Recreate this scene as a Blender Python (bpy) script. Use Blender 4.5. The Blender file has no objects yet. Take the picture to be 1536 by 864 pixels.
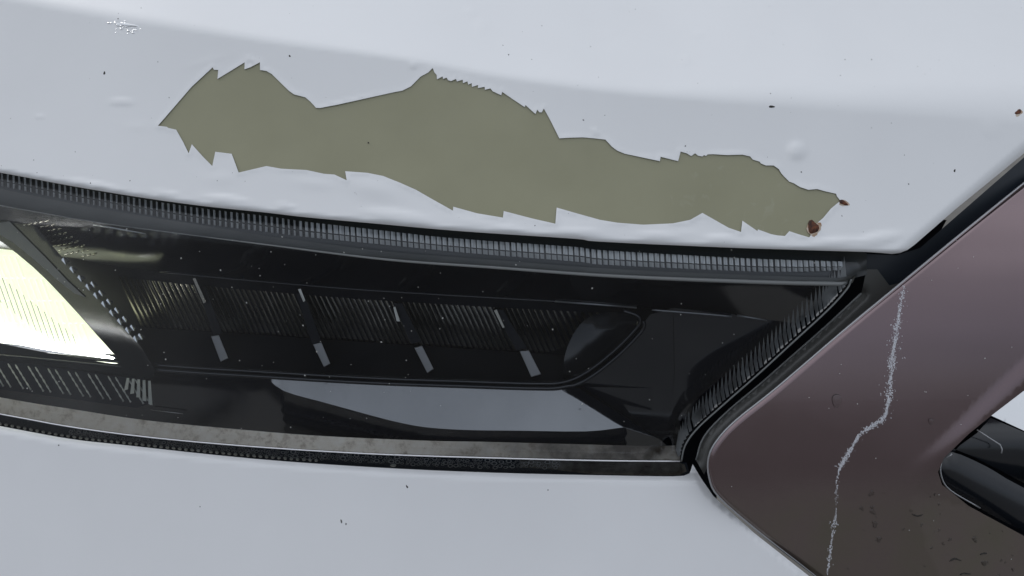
import bpy, bmesh, math, random
import numpy as np
from mathutils import Vector, Matrix
from mathutils.geometry import delaunay_2d_cdt

random.seed(7)
rng = np.random.default_rng(7)
R = math.radians
S = bpy.context.scene
COL = S.collection

# ---------------------------------------------------------------- camera, sky, sun, exposure
PITCH = 25.0
LENS = 28.0
cam_data = bpy.data.cameras.new('camera')
cam_data.lens = LENS
cam_data.sensor_width = 36
cam_data.clip_start = 0.02
cam_data.clip_end = 500
cam = bpy.data.objects.new('camera', cam_data)
COL.objects.link(cam)
cam.location = (0, -0.42, 0.96)
cam.rotation_euler = (R(90 - PITCH), 0, 0)
S.camera = cam
CAM = Matrix.Translation(cam.location) @ cam.rotation_euler.to_matrix().to_4x4()

SUN_EL, SUN_AZ = 42.0, 300.0      # azimuth clockwise from +Y (the car faces -Y)
world = bpy.data.worlds.new('World')
S.world = world
world.use_nodes = True
wn = world.node_tree
sky = wn.nodes.new('ShaderNodeTexSky')
sky.sky_type = 'NISHITA'
sky.sun_disc = False
sky.sun_elevation = R(SUN_EL)
sky.sun_rotation = R(SUN_AZ)
sky.air_density = 0.7
sky.dust_density = 2.0
sky.ozone_density = 1.0
# overcast: a cloud sheet over most of the blue, brighter overhead than at the horizon
tc = wn.nodes.new('ShaderNodeTexCoord')
sx = wn.nodes.new('ShaderNodeSeparateXYZ')
wn.links.new(tc.outputs['Generated'], sx.inputs[0])
mr = wn.nodes.new('ShaderNodeMapRange')
mr.inputs['From Min'].default_value = 0
mr.inputs['From Max'].default_value = 1
mr.inputs['To Min'].default_value = 2.1
mr.inputs['To Max'].default_value = 8.5
wn.links.new(sx.outputs['Z'], mr.inputs['Value'])
cn = wn.nodes.new('ShaderNodeTexNoise')
cn.inputs['Scale'].default_value = 2.6
cn.inputs['Detail'].default_value = 5
wn.links.new(tc.outputs['Generated'], cn.inputs['Vector'])
cm = wn.nodes.new('ShaderNodeMapRange')
cm.inputs['From Min'].default_value = .3
cm.inputs['From Max'].default_value = .7
cm.inputs['To Min'].default_value = .76
cm.inputs['To Max'].default_value = 1.24
wn.links.new(cn.outputs['Fac'], cm.inputs['Value'])
mu = wn.nodes.new('ShaderNodeMath')
mu.operation = 'MULTIPLY'
wn.links.new(mr.outputs[0], mu.inputs[0])
wn.links.new(cm.outputs[0], mu.inputs[1])
tint = wn.nodes.new('ShaderNodeMix')
tint.data_type = 'RGBA'
tint.blend_type = 'MULTIPLY'
tint.inputs['Factor'].default_value = 1
tint.inputs['A'].default_value = (.94, .99, 1.07, 1)
wn.links.new(mu.outputs[0], tint.inputs['B'])
mx = wn.nodes.new('ShaderNodeMix')
mx.data_type = 'RGBA'
mx.inputs['Factor'].default_value = .82
wn.links.new(sky.outputs[0], mx.inputs['A'])
wn.links.new(tint.outputs['Result'], mx.inputs['B'])
wn.links.new(mx.outputs['Result'], wn.nodes['Background'].inputs[0])
wn.nodes['Background'].inputs[1].default_value = 0.10

sd = bpy.data.lights.new('sun', 'SUN')
sd.energy = 0.6
sd.angle = R(20)
sd.color = (1, 0.98, 0.95)
sun = bpy.data.objects.new('sun', sd)
COL.objects.link(sun)
sdir = Vector((math.sin(R(SUN_AZ)) * math.cos(R(SUN_EL)), math.cos(R(SUN_AZ)) * math.cos(R(SUN_EL)), math.sin(R(SUN_EL))))
sun.rotation_euler = sdir.to_track_quat('Z', 'Y').to_euler()
sun.location = (0, -3, 4)

S.view_settings.view_transform = 'Standard'
S.view_settings.look = 'None'
S.view_settings.gamma = 1
S.view_settings.use_curve_mapping = False
S.view_settings.exposure = 0.41
S.render.engine = 'CYCLES'
S.cycles.transparent_max_bounces = 16

# ---------------------------------------------------------------- helpers
FPX = LENS / 36 * 1536


def P(x, y, e):
    """photo ray (x, y) at e mm behind the reference plane -> world points (n,3)"""
    x, y, e = np.broadcast_arrays(np.asarray(x, float), np.asarray(y, float), np.asarray(e, float))
    D = (450 + e) / 1000
    loc = np.stack([(x - 768) * D / FPX, -(y - 432) * D / FPX, -D], -1)
    M = np.array(CAM)
    return loc @ M[:3, :3].T + M[:3, 3]


MM = 450 / FPX      # mm per photo pixel at the reference plane
WORLD_LOC = {}


def link(name, me, mat, parent=None, kind=None, label=None):
    if isinstance(mat, (list, tuple)):
        for m in mat:
            me.materials.append(m)
    elif mat:
        me.materials.append(mat)
    o = bpy.data.objects.new(name, me)
    n = len(me.vertices)
    co = np.empty(n * 3)
    me.vertices.foreach_get('co', co)
    co = co.reshape(-1, 3)
    c = (co.min(0) + co.max(0)) / 2
    me.vertices.foreach_set('co', (co - c).ravel())
    me.update()
    base = np.zeros(3)
    if parent is not None:
        o.parent = parent
        base = WORLD_LOC[parent]
    o.location = c - base
    WORLD_LOC[o] = c
    COL.objects.link(o)
    if kind:
        o['kind'] = kind
    if label:
        o['label'] = label
    return o


def resample(pts, step, closed=True):
    pts = [np.array(p, float) for p in pts]
    out = []
    n = len(pts)
    for i in range(n if closed else n - 1):
        a, b = pts[i], pts[(i + 1) % n]
        k = max(1, int(math.ceil(np.linalg.norm(b - a) / step)))
        for j in range(k):
            out.append(a + (b - a) * j / k)
    if not closed:
        out.append(pts[-1])
    return np.array(out)


def smooth(pts, closed=False, sub=6):
    """Catmull-Rom through the points"""
    p = [np.array(q, float) for q in pts]
    n = len(p)
    out = []
    rngi = range(n) if closed else range(n - 1)
    for i in rngi:
        if closed:
            a, b, c, d = p[(i - 1) % n], p[i], p[(i + 1) % n], p[(i + 2) % n]
        else:
            b, c = p[i], p[i + 1]
            a = p[i - 1] if i > 0 else 2 * b - c
            d = p[i + 2] if i + 2 < n else 2 * c - b
        for j in range(sub):
            t = j / sub
            out.append(0.5 * ((2 * b) + (c - a) * t + (2 * a - 5 * b + 4 * c - d) * t * t + (3 * b - a - 3 * c + d) * t ** 3))
    if not closed:
        out.append(p[-1])
    return out


def inset(pts, d):
    p = resample([tuple(q) for q in pts], 6, False)
    t = np.gradient(p, axis=0)
    t /= np.linalg.norm(t, axis=1)[:, None]
    n = np.stack([t[:, 1], -t[:, 0]], -1)
    return p[2:-2] + n[2:-2] * d


def inpoly(x, y, poly):
    poly = np.asarray(poly)
    r = np.zeros(x.shape, bool)
    n = len(poly)
    for i in range(n):
        x0, y0 = poly[i]
        x1, y1 = poly[(i + 1) % n]
        if y0 == y1:
            continue
        c = ((y0 > y) != (y1 > y)) & (x < (x1 - x0) * (y - y0) / (y1 - y0) + x0)
        r ^= c
    return r


def dist_line(x, y, pts, closed=False):
    x = np.asarray(x, float)
    y = np.asarray(y, float)
    d2 = np.full(x.shape, 1e18)
    n = len(pts)
    for i in range(n if closed else n - 1):
        x0, y0 = pts[i]
        x1, y1 = pts[(i + 1) % n]
        dx, dy = x1 - x0, y1 - y0
        L = dx * dx + dy * dy + 1e-12
        t = np.clip(((x - x0) * dx + (y - y0) * dy) / L, 0, 1)
        d2 = np.minimum(d2, (x - x0 - t * dx) ** 2 + (y - y0 - t * dy) ** 2)
    return np.sqrt(d2)


def curve(pts):
    xs = [p[0] for p in pts]
    ys = [p[1] for p in pts]

    def f(x):
        x = np.asarray(x, float)
        r = np.interp(x, xs, ys)
        s0 = (ys[1] - ys[0]) / (xs[1] - xs[0])
        s1 = (ys[-1] - ys[-2]) / (xs[-1] - xs[-2])
        r = np.where(x < xs[0], ys[0] + s0 * (x - xs[0]), r)
        return np.where(x > xs[-1], ys[-1] + s1 * (x - xs[-1]), r)
    return f


def scurve(pts):
    return curve([tuple(q) for q in smooth(pts, sub=8)])


def sm(a, b, v):
    t = np.clip((np.asarray(v, float) - a) / (b - a), 0, 1)
    return t * t * (3 - 2 * t)


def panel(outer, depth, step=10, holes=(), wall=6.0, fine=None, lines=(), bstep=5):
    """a sheet filling a traced outline at its own depth, with a rim of real thickness (wall mm)"""
    loops = [resample(outer, bstep)] + [resample(h, bstep) for h in holes]
    co, ed = [], []
    for lp in loops:
        b = len(co)
        co += [tuple(p) for p in lp]
        ed += [(b + i, b + (i + 1) % len(lp)) for i in range(len(lp))]
    for ln in lines:
        lp = resample(ln, step, False)
        b = len(co)
        co += [tuple(p) for p in lp]
        ed += [(b + i, b + i + 1) for i in range(len(lp) - 1)]
    o = np.array(outer, float)
    x0, y0 = o.min(0)
    x1, y1 = o.max(0)

    def grid(st, keep):
        gx, gy = np.meshgrid(np.arange(x0 + st / 2, x1, st), np.arange(y0 + st / 2, y1, st))
        gx = gx + (np.arange(gx.shape[0]) % 2)[:, None] * st * .5
        gx, gy = gx.ravel(), gy.ravel()
        k = keep(gx, gy)
        gx, gy = gx[k], gy[k]
        k = inpoly(gx, gy, loops[0])
        for h in loops[1:]:
            k &= ~inpoly(gx, gy, h)
        gx, gy = gx[k], gy[k]
        d = np.full(gx.shape, 1e9)
        for lp in loops:
            d = np.minimum(d, dist_line(gx, gy, lp, True))
        for ln in lines:
            d = np.minimum(d, dist_line(gx, gy, ln))
        k = d > st * .45
        return list(zip(gx[k], gy[k]))

    if fine:
        fx0, fy0, fx1, fy1, fs = fine
        co += grid(fs, lambda a, b: (a > fx0) & (a < fx1) & (b > fy0) & (b < fy1))
        co += grid(step, lambda a, b: ~((a > fx0) & (a < fx1) & (b > fy0) & (b < fy1)))
    else:
        co += grid(step, lambda a, b: np.ones(a.shape, bool))
    vs, es, fs_, ov, oe, of = delaunay_2d_cdt([Vector(c) for c in co], ed, [], 0, 1e-6)
    v = np.array([tuple(q) for q in vs])
    f = np.array([tuple(t) for t in fs_ if len(t) == 3])
    cx = v[f].mean(1)
    k = inpoly(cx[:, 0], cx[:, 1], loops[0])
    for h in loops[1:]:
        k &= ~inpoly(cx[:, 0], cx[:, 1], h)
    f = f[k]
    # orient: counter-clockwise in image (y down) must face the camera
    a, b, c = v[f[:, 0]], v[f[:, 1]], v[f[:, 2]]
    cr = (b[:, 0] - a[:, 0]) * (c[:, 1] - a[:, 1]) - (b[:, 1] - a[:, 1]) * (c[:, 0] - a[:, 0])
    flip = cr > 0
    f[flip] = f[flip][:, ::-1]
    e = depth(v[:, 0], v[:, 1])
    pts = P(v[:, 0], v[:, 1], e)
    h = 0.4
    px = P(v[:, 0] + h, v[:, 1], depth(v[:, 0] + h, v[:, 1])) - P(v[:, 0] - h, v[:, 1], depth(v[:, 0] - h, v[:, 1]))
    py = P(v[:, 0], v[:, 1] + h, depth(v[:, 0], v[:, 1] + h)) - P(v[:, 0], v[:, 1] - h, depth(v[:, 0], v[:, 1] - h))
    nr = np.cross(py, px)
    nr /= np.linalg.norm(nr, axis=1)[:, None] + 1e-15
    verts = [pts]
    norms = [nr]
    faces = f.tolist()
    base = len(pts)
    if wall:
        for li, lp in enumerate(loops):
            ew = depth(lp[:, 0], lp[:, 1])
            t = P(lp[:, 0], lp[:, 1], ew)
            bt = P(lp[:, 0], lp[:, 1], ew + wall)
            n = len(lp)
            tang = np.roll(t, -1, 0) - np.roll(t, 1, 0)
            wn_ = np.cross(bt - t, tang)
            # outward: away from the polygon interior
            area = np.sum(lp[:, 0] * np.roll(lp[:, 1], -1) - np.roll(lp[:, 0], -1) * lp[:, 1])
            sgn = 1 if (area > 0) else -1
            if li > 0:
                sgn = -sgn
            wn_ = wn_ * sgn
            wn_ /= np.linalg.norm(wn_, axis=1)[:, None] + 1e-15
            verts += [t, bt]
            norms += [wn_, wn_]
            for i in range(n):
                j = (i + 1) % n
                q = [base + i, base + j, base + n + j, base + n + i]
                faces.append(q if sgn > 0 else q[::-1])
            base += 2 * n
    verts = np.concatenate(verts)
    norms = np.concatenate(norms)
    me = bpy.data.meshes.new('sheet')
    me.from_pydata(verts.tolist(), [], faces)
    me.shade_smooth()
    me.normals_split_custom_set_from_vertices(norms.tolist())
    return me


def raw(verts, faces, flat=False):
    me = bpy.data.meshes.new('piece')
    me.from_pydata([tuple(v) for v in verts], [], faces)
    if not flat:
        me.shade_smooth()
    return me


def recalc(me):
    bm = bmesh.new()
    bm.from_mesh(me)
    bmesh.ops.recalc_face_normals(bm, faces=bm.faces)
    bm.to_mesh(me)
    bm.free()
    return me


def bead(pts, r, depth, seg=8):
    """round cord along photo points; r in mm (number or list)"""
    pts = np.array([tuple(p) for p in pts], float)
    c = P(pts[:, 0], pts[:, 1], depth(pts[:, 0], pts[:, 1]))
    n = len(c)
    rr = np.broadcast_to(np.asarray(r, float), (n,)) / 1000
    V, Fc = [], []
    camp = np.array(cam.location)
    for i in range(n):
        t = c[min(i + 1, n - 1)] - c[max(i - 1, 0)]
        t /= np.linalg.norm(t)
        w = camp - c[i]
        s = np.cross(t, w)
        s /= np.linalg.norm(s)
        w = np.cross(s, t)
        for k in range(seg):
            a = 2 * math.pi * k / seg
            V.append(c[i] + rr[i] * (math.cos(a) * w + math.sin(a) * s))
    for i in range(n - 1):
        for k in range(seg):
            k2 = (k + 1) % seg
            Fc.append([i * seg + k, i * seg + k2, (i + 1) * seg + k2, (i + 1) * seg + k])
    Fc.append(list(range(seg)))
    Fc.append([(n - 1) * seg + k for k in range(seg)])
    return recalc(raw(V, Fc))


def prism(front, e_front, e_back, taper=0.0):
    """solid with a traced front face: front = photo polygon, depth values per vertex or number"""
    fr = np.array(front, float)
    n = len(fr)
    c = fr.mean(0)
    ef = np.broadcast_to(np.asarray(e_front, float), (n,))
    eb = np.broadcast_to(np.asarray(e_back, float), (n,))
    bk = c + (fr - c) * (1 + taper)
    V = np.concatenate([P(fr[:, 0], fr[:, 1], ef), P(bk[:, 0], bk[:, 1], eb)])
    Fc = [list(range(n)), [n + i for i in range(n)][::-1]]
    for i in range(n):
        j = (i + 1) % n
        Fc.append([i, n + i, n + j, j])
    return recalc(raw(V, Fc, True))


def merge(meshes):
    V, Fc = [], []
    for me in meshes:
        b = len(V)
        V += [tuple(v.co) for v in me.vertices]
        Fc += [[b + i for i in p.vertices] for p in me.polygons]
    sm_ = any(p.use_smooth for p in meshes[0].polygons)
    for me in meshes:
        bpy.data.meshes.remove(me)
    return raw(V, Fc, not sm_)


def lump(x, y, rx, ry, h, depth, seg=14, rings=4, ang=0.0, wob=0.15, sink=0.1):
    """domed drop or blob lying on a surface; radii in photo pixels, height in mm"""
    V = []
    ca, sa = math.cos(ang), math.sin(ang)
    ph = random.random() * 6
    Vx, Vy, Ve = [x], [y], [-h]
    for r in range(1, rings + 1):
        t = r / rings
        for k in range(seg):
            a = 2 * math.pi * k / seg
            w = 1 + wob * (math.sin(2 * a + ph) * .5 + math.sin(3 * a + ph * 2) * .5)
            u, v = rx * t * w * math.cos(a), ry * t * w * math.sin(a)
            Vx.append(x + u * ca - v * sa)
            Vy.append(y + u * sa + v * ca)
            Ve.append(-h * math.sqrt(max(0, 1 - t * t)) + sink * (t >= 1))
    Vx, Vy, Ve = map(np.array, (Vx, Vy, Ve))
    pts = P(Vx, Vy, depth(Vx, Vy) + Ve)
    Fc = [[0, 1 + (k + 1) % seg, 1 + k] for k in range(seg)]
    for r in range(rings - 1):
        for k in range(seg):
            k2 = (k + 1) % seg
            a = 1 + r * seg
            Fc.append([a + k, a + k2, a + seg + k2, a + seg + k])
    me = raw(pts, Fc)
    # face the camera
    p = me.polygons[0]
    if (Vector(cam.location) - me.vertices[0].co).dot(p.normal) < 0:
        me.flip_normals()
    return me


# ---------------------------------------------------------------- materials
def mat(name, base, rough=0.5, metal=0.0, coat=0.0, coat_rough=0.03, ior=1.5, spec=0.5):
    m = bpy.data.materials.new(name)
    m.use_nodes = True
    b = m.node_tree.nodes['Principled BSDF']
    b.inputs['Base Color'].default_value = (*base, 1)
    b.inputs['Roughness'].default_value = rough
    b.inputs['Metallic'].default_value = metal
    b.inputs['IOR'].default_value = ior
    b.inputs['Specular IOR Level'].default_value = spec
    b.inputs['Coat Weight'].default_value = coat
    b.inputs['Coat Roughness'].default_value = coat_rough
    return m


def nodes(m):
    nt = m.node_tree
    return nt, nt.nodes, nt.links, nt.nodes['Principled BSDF']


def noise(m, scale, detail=4, rough=.55, stretch=None, dist=0):
    nt, nd, lk, b = nodes(m)
    tc = nd.new('ShaderNodeTexCoord')
    mp = nd.new('ShaderNodeMapping')
    if stretch:
        mp.inputs['Scale'].default_value = stretch
    n = nd.new('ShaderNodeTexNoise')
    n.inputs['Scale'].default_value = scale
    n.inputs['Detail'].default_value = detail
    n.inputs['Roughness'].default_value = rough
    n.inputs['Distortion'].default_value = dist
    lk.new(tc.outputs['Object'], mp.inputs[0])
    lk.new(mp.outputs[0], n.inputs['Vector'])
    return n


def ramp(m, src, stops):
    nt, nd, lk, b = nodes(m)
    r = nd.new('ShaderNodeValToRGB')
    el = r.color_ramp.elements
    while len(el) < len(stops):
        el.new(0.5)
    for e_, (p, c) in zip(el, stops):
        e_.position = p
        e_.color = (*c, 1) if not isinstance(c, (int, float)) else (c, c, c, 1)
    lk.new(src, r.inputs[0])
    return r


def bump(m, src, strength, dist):
    nt, nd, lk, b = nodes(m)
    bp = nd.new('ShaderNodeBump')
    bp.inputs['Strength'].default_value = strength
    bp.inputs['Distance'].default_value = dist
    lk.new(src, bp.inputs['Height'])
    lk.new(bp.outputs[0], b.inputs['Normal'])
    return bp


def colour_noise(m, scale, stops, **k):
    n = noise(m, scale, **k)
    r = ramp(m, n.outputs['Fac'], stops)
    m.node_tree.links.new(r.outputs[0], nodes(m)[3].inputs['Base Color'])
    return n


def rough_noise(m, scale, lo, hi, **k):
    n = noise(m, scale, **k)
    r = ramp(m, n.outputs['Fac'], [(0.35, lo), (0.65, hi)])
    m.node_tree.links.new(r.outputs[0], nodes(m)[3].inputs['Roughness'])
    return n


M = {}
M['white'] = mat('white_car_paint', (.78, .79, .80), .45, coat=1.0, coat_rough=.06)
colour_noise(M['white'], 9, [(.3, (.755, .765, .775)), (.7, (.79, .80, .81))])
bump(M['white'], noise(M['white'], 260, 2).outputs['Fac'], .05, .0006)
for _k in ('white',):
    _n = noise(M[_k], 12, 6, .6, (1, 1, 1), 1.2)
    _r = ramp(M[_k], _n.outputs['Fac'], [(.4, .03), (.62, .16)])
    M[_k].node_tree.links.new(_r.outputs[0], nodes(M[_k])[3].inputs['Coat Roughness'])
M['bumper'] = mat('white_bumper_paint', (.76, .765, .775), .45, coat=1.0, coat_rough=.08)
colour_noise(M['bumper'], 9, [(.3, (.73, .735, .745)), (.7, (.77, .775, .785))])
bump(M['bumper'], noise(M['bumper'], 240, 2).outputs['Fac'], .05, .0006)
M['primer'] = mat('olive_primer', (.30, .292, .184), .42)
colour_noise(M['primer'], 22, [(.3, (.268, .261, .168)), (.7, (.294, .286, .186))])
rough_noise(M['primer'], 40, .34, .5)
nt, nd, lk, b_ = nodes(M['primer'])
base_sock = b_.inputs['Base Color'].links[0].from_socket
sn = noise(M['primer'], 75, 6, .6, (1, 1, 1), 1.5)
sr = ramp(M['primer'], sn.outputs['Fac'], [(.6, 0), (.78, .3)])
tcx = nd.new('ShaderNodeTexCoord')
sxx = nd.new('ShaderNodeSeparateXYZ')
lk.new(tcx.outputs['Object'], sxx.inputs[0])
mrx = nd.new('ShaderNodeMapRange')
mrx.inputs['From Min'].default_value = .06
mrx.inputs['From Max'].default_value = .12
lk.new(sxx.outputs['X'], mrx.inputs['Value'])
mlt = nd.new('ShaderNodeMath')
mlt.operation = 'MULTIPLY'
lk.new(sr.outputs[0], mlt.inputs[0])
lk.new(mrx.outputs[0], mlt.inputs[1])
mxs = nd.new('ShaderNodeMix')
mxs.data_type = 'RGBA'
lk.new(mlt.outputs[0], mxs.inputs['Factor'])
lk.new(base_sock, mxs.inputs['A'])
mxs.inputs['B'].default_value = (.42, .42, .34, 1)
lk.new(mxs.outputs['Result'], b_.inputs['Base Color'])
M['rust'] = mat('rust', (.03, .008, .004), .8)
colour_noise(M['rust'], 400, [(.35, (.02, .007, .005)), (.65, (.16, .05, .018))])
M['stain'] = mat('rust_bloom', (.5, .37, .25), .6)
colour_noise(M['stain'], 300, [(.35, (.34, .2, .11)), (.65, (.62, .56, .47))])
M['chip'] = mat('dark_speck', (.02, .017, .014), .7)
M['black'] = mat('piano_black_plastic', (.0035, .006, .014), .1, ior=1.8)
rough_noise(M['black'], 30, .06, .14)
M['ledge'] = mat('deep_gloss_bezel', (.012, .013, .017), .1, ior=2.9)
rough_noise(M['ledge'], 30, .05, .12)
M['matte'] = mat('matte_black_housing', (.003, .005, .012), .5, spec=.25)
M['rubber'] = mat('black_rubber_seal', (.016, .024, .036), .42)
M['greyrubber'] = mat('grey_edge_seal', (.1, .1, .095), .38)
M['channel'] = mat('grey_lens_channel', (.06, .064, .066), .35)
M['slate'] = mat('slate_frame_strip', (.12, .13, .155), .3)
M['lensrib'] = mat('moulded_side_rib', (.36, .36, .35), .3)
M['flange'] = mat('grey_lens_flange', (.06, .064, .064), .28)
colour_noise(M['flange'], 60, [(.35, (.07, .07, .063)), (.65, (.115, .115, .104))], stretch=(.3, 1, 1))
M['ridge'] = mat('clear_lens_edge', (.22, .23, .23), .22)
M['tooth'] = mat('moulded_lens_teeth', (.88, .89, .88), .2, metal=.3)
M['chrome'] = mat('bright_chrome', (.72, .73, .74), .12, metal=1)
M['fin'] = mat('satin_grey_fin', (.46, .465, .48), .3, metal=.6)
M['rib'] = mat('black_chrome_rib', (.5, .48, .43), .2, metal=1)
M['dirty'] = mat('dirty_translucent_flange', (.25, .23, .2), .42, metal=.45)
colour_noise(M['dirty'], 120, [(.3, (.40, .32, .24)), (.48, (.84, .75, .62)), (.7, (.92, .85, .74))], detail=8, rough=.7)


def film(m, axis, lo, hi, colour, amount, scale, metal=None):
    """a coat of dried dirt that thickens along one axis of the part, broken up by noise"""
    nt, nd, lk, b_ = nodes(m)
    tc_ = nd.new('ShaderNodeTexCoord')
    sx_ = nd.new('ShaderNodeSeparateXYZ')
    lk.new(tc_.outputs['Object'], sx_.inputs[0])
    mr_ = nd.new('ShaderNodeMapRange')
    mr_.interpolation_type = 'SMOOTHSTEP'
    mr_.inputs['From Min'].default_value = lo
    mr_.inputs['From Max'].default_value = hi
    mr_.inputs['To Max'].default_value = amount
    lk.new(sx_.outputs[axis], mr_.inputs['Value'])
    n_ = noise(m, scale, 6, .6)
    nr = nd.new('ShaderNodeMapRange')
    nr.inputs['From Min'].default_value = .35
    nr.inputs['From Max'].default_value = .65
    nr.inputs['To Min'].default_value = .55
    nr.inputs['To Max'].default_value = 1.2
    lk.new(n_.outputs['Fac'], nr.inputs['Value'])
    mu_ = nd.new('ShaderNodeMath')
    mu_.operation = 'MULTIPLY'
    mu_.use_clamp = True
    lk.new(mr_.outputs[0], mu_.inputs[0])
    lk.new(nr.outputs[0], mu_.inputs[1])
    mx_ = nd.new('ShaderNodeMix')
    mx_.data_type = 'RGBA'
    lk.new(mu_.outputs[0], mx_.inputs['Factor'])
    bi = b_.inputs['Base Color']
    if bi.links:
        lk.new(bi.links[0].from_socket, mx_.inputs['A'])
    else:
        mx_.inputs['A'].default_value = bi.default_value
    mx_.inputs['B'].default_value = (*colour, 1)
    lk.new(mx_.outputs['Result'], bi)
    if metal is not None:
        mm = nd.new('ShaderNodeMapRange')
        mm.inputs['To Min'].default_value = b_.inputs['Metallic'].default_value
        mm.inputs['To Max'].default_value = metal
        lk.new(mu_.outputs[0], mm.inputs['Value'])
        lk.new(mm.outputs[0], b_.inputs['Metallic'])


film(M['dirty'], 'X', .12, .30, (.13, .105, .08), .95, 40, .1)
M['grime'] = mat('dried_grime', (.12, .11, .095), .5)
colour_noise(M['grime'], 90, [(.35, (.05, .042, .034)), (.65, (.2, .19, .17))], detail=6)
M['foam'] = mat('soap_foam', (.4, .405, .4), .25)
M['trim'] = mat('smoked_satin_trim', (.225, .164, .172), .18, metal=.88, coat=.6, coat_rough=.03)
rough_noise(M['trim'], 14, .13, .26)
film(M['trim'], 'Z', .047, .012, (.105, .09, .066), .9, 14, 0.1)  # brown reflection of the ground, painted into the lower surround
M['streak'] = mat('white_residue', (.62, .63, .67), .65)
M['gblack'] = mat('gloss_black_grille', (.012, .014, .018), .18, ior=1.6)
M['dust'] = mat('pale_dust', (.5, .5, .48), .7)
M['toothwhite'] = mat('pale_chrome_tooth', (.92, .92, .94), .22, metal=.3)
M['cream'] = mat('pale_reflector', (.62, .63, .58), .35)

M['lamp'] = mat('lit_lamp_reflector', (.8, .8, .7), .4)
b = nodes(M['lamp'])[3]
b.inputs['Emission Color'].default_value = (.96, 1, .68, 1)
b.inputs['Emission Strength'].default_value = .72
M['led'] = mat('white_led', (.9, .9, .9), .4)
b = nodes(M['led'])[3]
b.inputs['Emission Color'].default_value = (1, .99, .97, 1)
b.inputs['Emission Strength'].default_value = 14


def clear(name, ior, rough, tint=(1, 1, 1), dust=0.0):
    m = bpy.data.materials.new(name)
    m.use_nodes = True
    nt = m.node_tree
    nt.nodes.clear()
    out = nt.nodes.new('ShaderNodeOutputMaterial')
    mix = nt.nodes.new('ShaderNodeMixShader')
    tr = nt.nodes.new('ShaderNodeBsdfTransparent')
    tr.inputs[0].default_value = (*tint, 1)
    gl = nt.nodes.new('ShaderNodeBsdfGlossy')
    gl.inputs['Roughness'].default_value = rough
    fr = nt.nodes.new('ShaderNodeFresnel')
    fr.inputs[0].default_value = ior
    nt.links.new(fr.outputs[0], mix.inputs[0])
    nt.links.new(tr.outputs[0], mix.inputs[1])
    nt.links.new(gl.outputs[0], mix.inputs[2])
    nt.links.new(mix.outputs[0], out.inputs[0])
    return m


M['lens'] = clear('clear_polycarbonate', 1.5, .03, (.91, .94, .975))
nt = M['lens'].node_tree                      # sky reflection painted as a pale diffuse haze, stronger towards the wheel side
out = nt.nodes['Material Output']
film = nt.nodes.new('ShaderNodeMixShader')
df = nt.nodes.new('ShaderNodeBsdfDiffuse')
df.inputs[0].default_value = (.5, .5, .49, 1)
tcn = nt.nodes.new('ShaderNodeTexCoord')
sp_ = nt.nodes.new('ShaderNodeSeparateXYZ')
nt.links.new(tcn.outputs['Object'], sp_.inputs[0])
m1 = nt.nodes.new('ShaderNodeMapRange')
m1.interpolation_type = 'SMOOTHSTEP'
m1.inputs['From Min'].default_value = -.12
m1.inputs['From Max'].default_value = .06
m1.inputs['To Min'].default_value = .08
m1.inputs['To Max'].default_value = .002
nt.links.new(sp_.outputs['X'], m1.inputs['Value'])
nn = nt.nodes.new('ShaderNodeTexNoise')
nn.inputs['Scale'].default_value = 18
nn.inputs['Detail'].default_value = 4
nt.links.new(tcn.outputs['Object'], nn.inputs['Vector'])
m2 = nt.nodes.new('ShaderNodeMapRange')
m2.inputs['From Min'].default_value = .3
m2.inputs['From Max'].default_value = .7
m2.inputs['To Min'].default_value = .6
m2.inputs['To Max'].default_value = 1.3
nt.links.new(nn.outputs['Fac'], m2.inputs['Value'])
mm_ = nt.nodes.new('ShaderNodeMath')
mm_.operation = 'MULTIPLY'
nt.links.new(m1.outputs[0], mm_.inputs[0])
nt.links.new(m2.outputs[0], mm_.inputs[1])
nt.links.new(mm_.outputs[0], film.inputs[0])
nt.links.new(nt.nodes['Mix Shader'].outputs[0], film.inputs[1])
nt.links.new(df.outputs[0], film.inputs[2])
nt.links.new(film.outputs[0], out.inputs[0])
M['water'] = clear('water', 1.38, .02, (.985, .985, .985))

g = mat('worn_paving', (.13, .124, .112), .8)
colour_noise(g, 3, [(.3, (.10, .095, .085)), (.7, (.155, .148, .135))], detail=8)
M['ground'] = g

# ---------------------------------------------------------------- ground
bm = bmesh.new()
bmesh.ops.create_grid(bm, x_segments=8, y_segments=8, size=150)
me = bpy.data.meshes.new('ground')
bm.to_mesh(me)
bm.free()
ground = link('ground', me, M['ground'], kind='structure')

# ---------------------------------------------------------------- the car
car = bpy.data.objects.new('car', None)
car.location = (0, 0.3, 0)
car.empty_display_size = .3
COL.objects.link(car)
WORLD_LOC[car] = np.array(car.location)
car['label'] = 'white car front with peeling bonnet paint, lit headlight and smoked grille surround'
car['category'] = 'car'


LG = .142        # mm the lens falls back per photo pixel going down


def H(x):
    return 18 * ((np.asarray(x, float) - 1000) / 768) ** 2


def beta_grad(beta):
    """mm of depth gained per mm going up in the picture, for a face whose normal rises beta degrees"""
    return 1 / np.tan(np.radians(90 - beta + PITCH))


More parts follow.
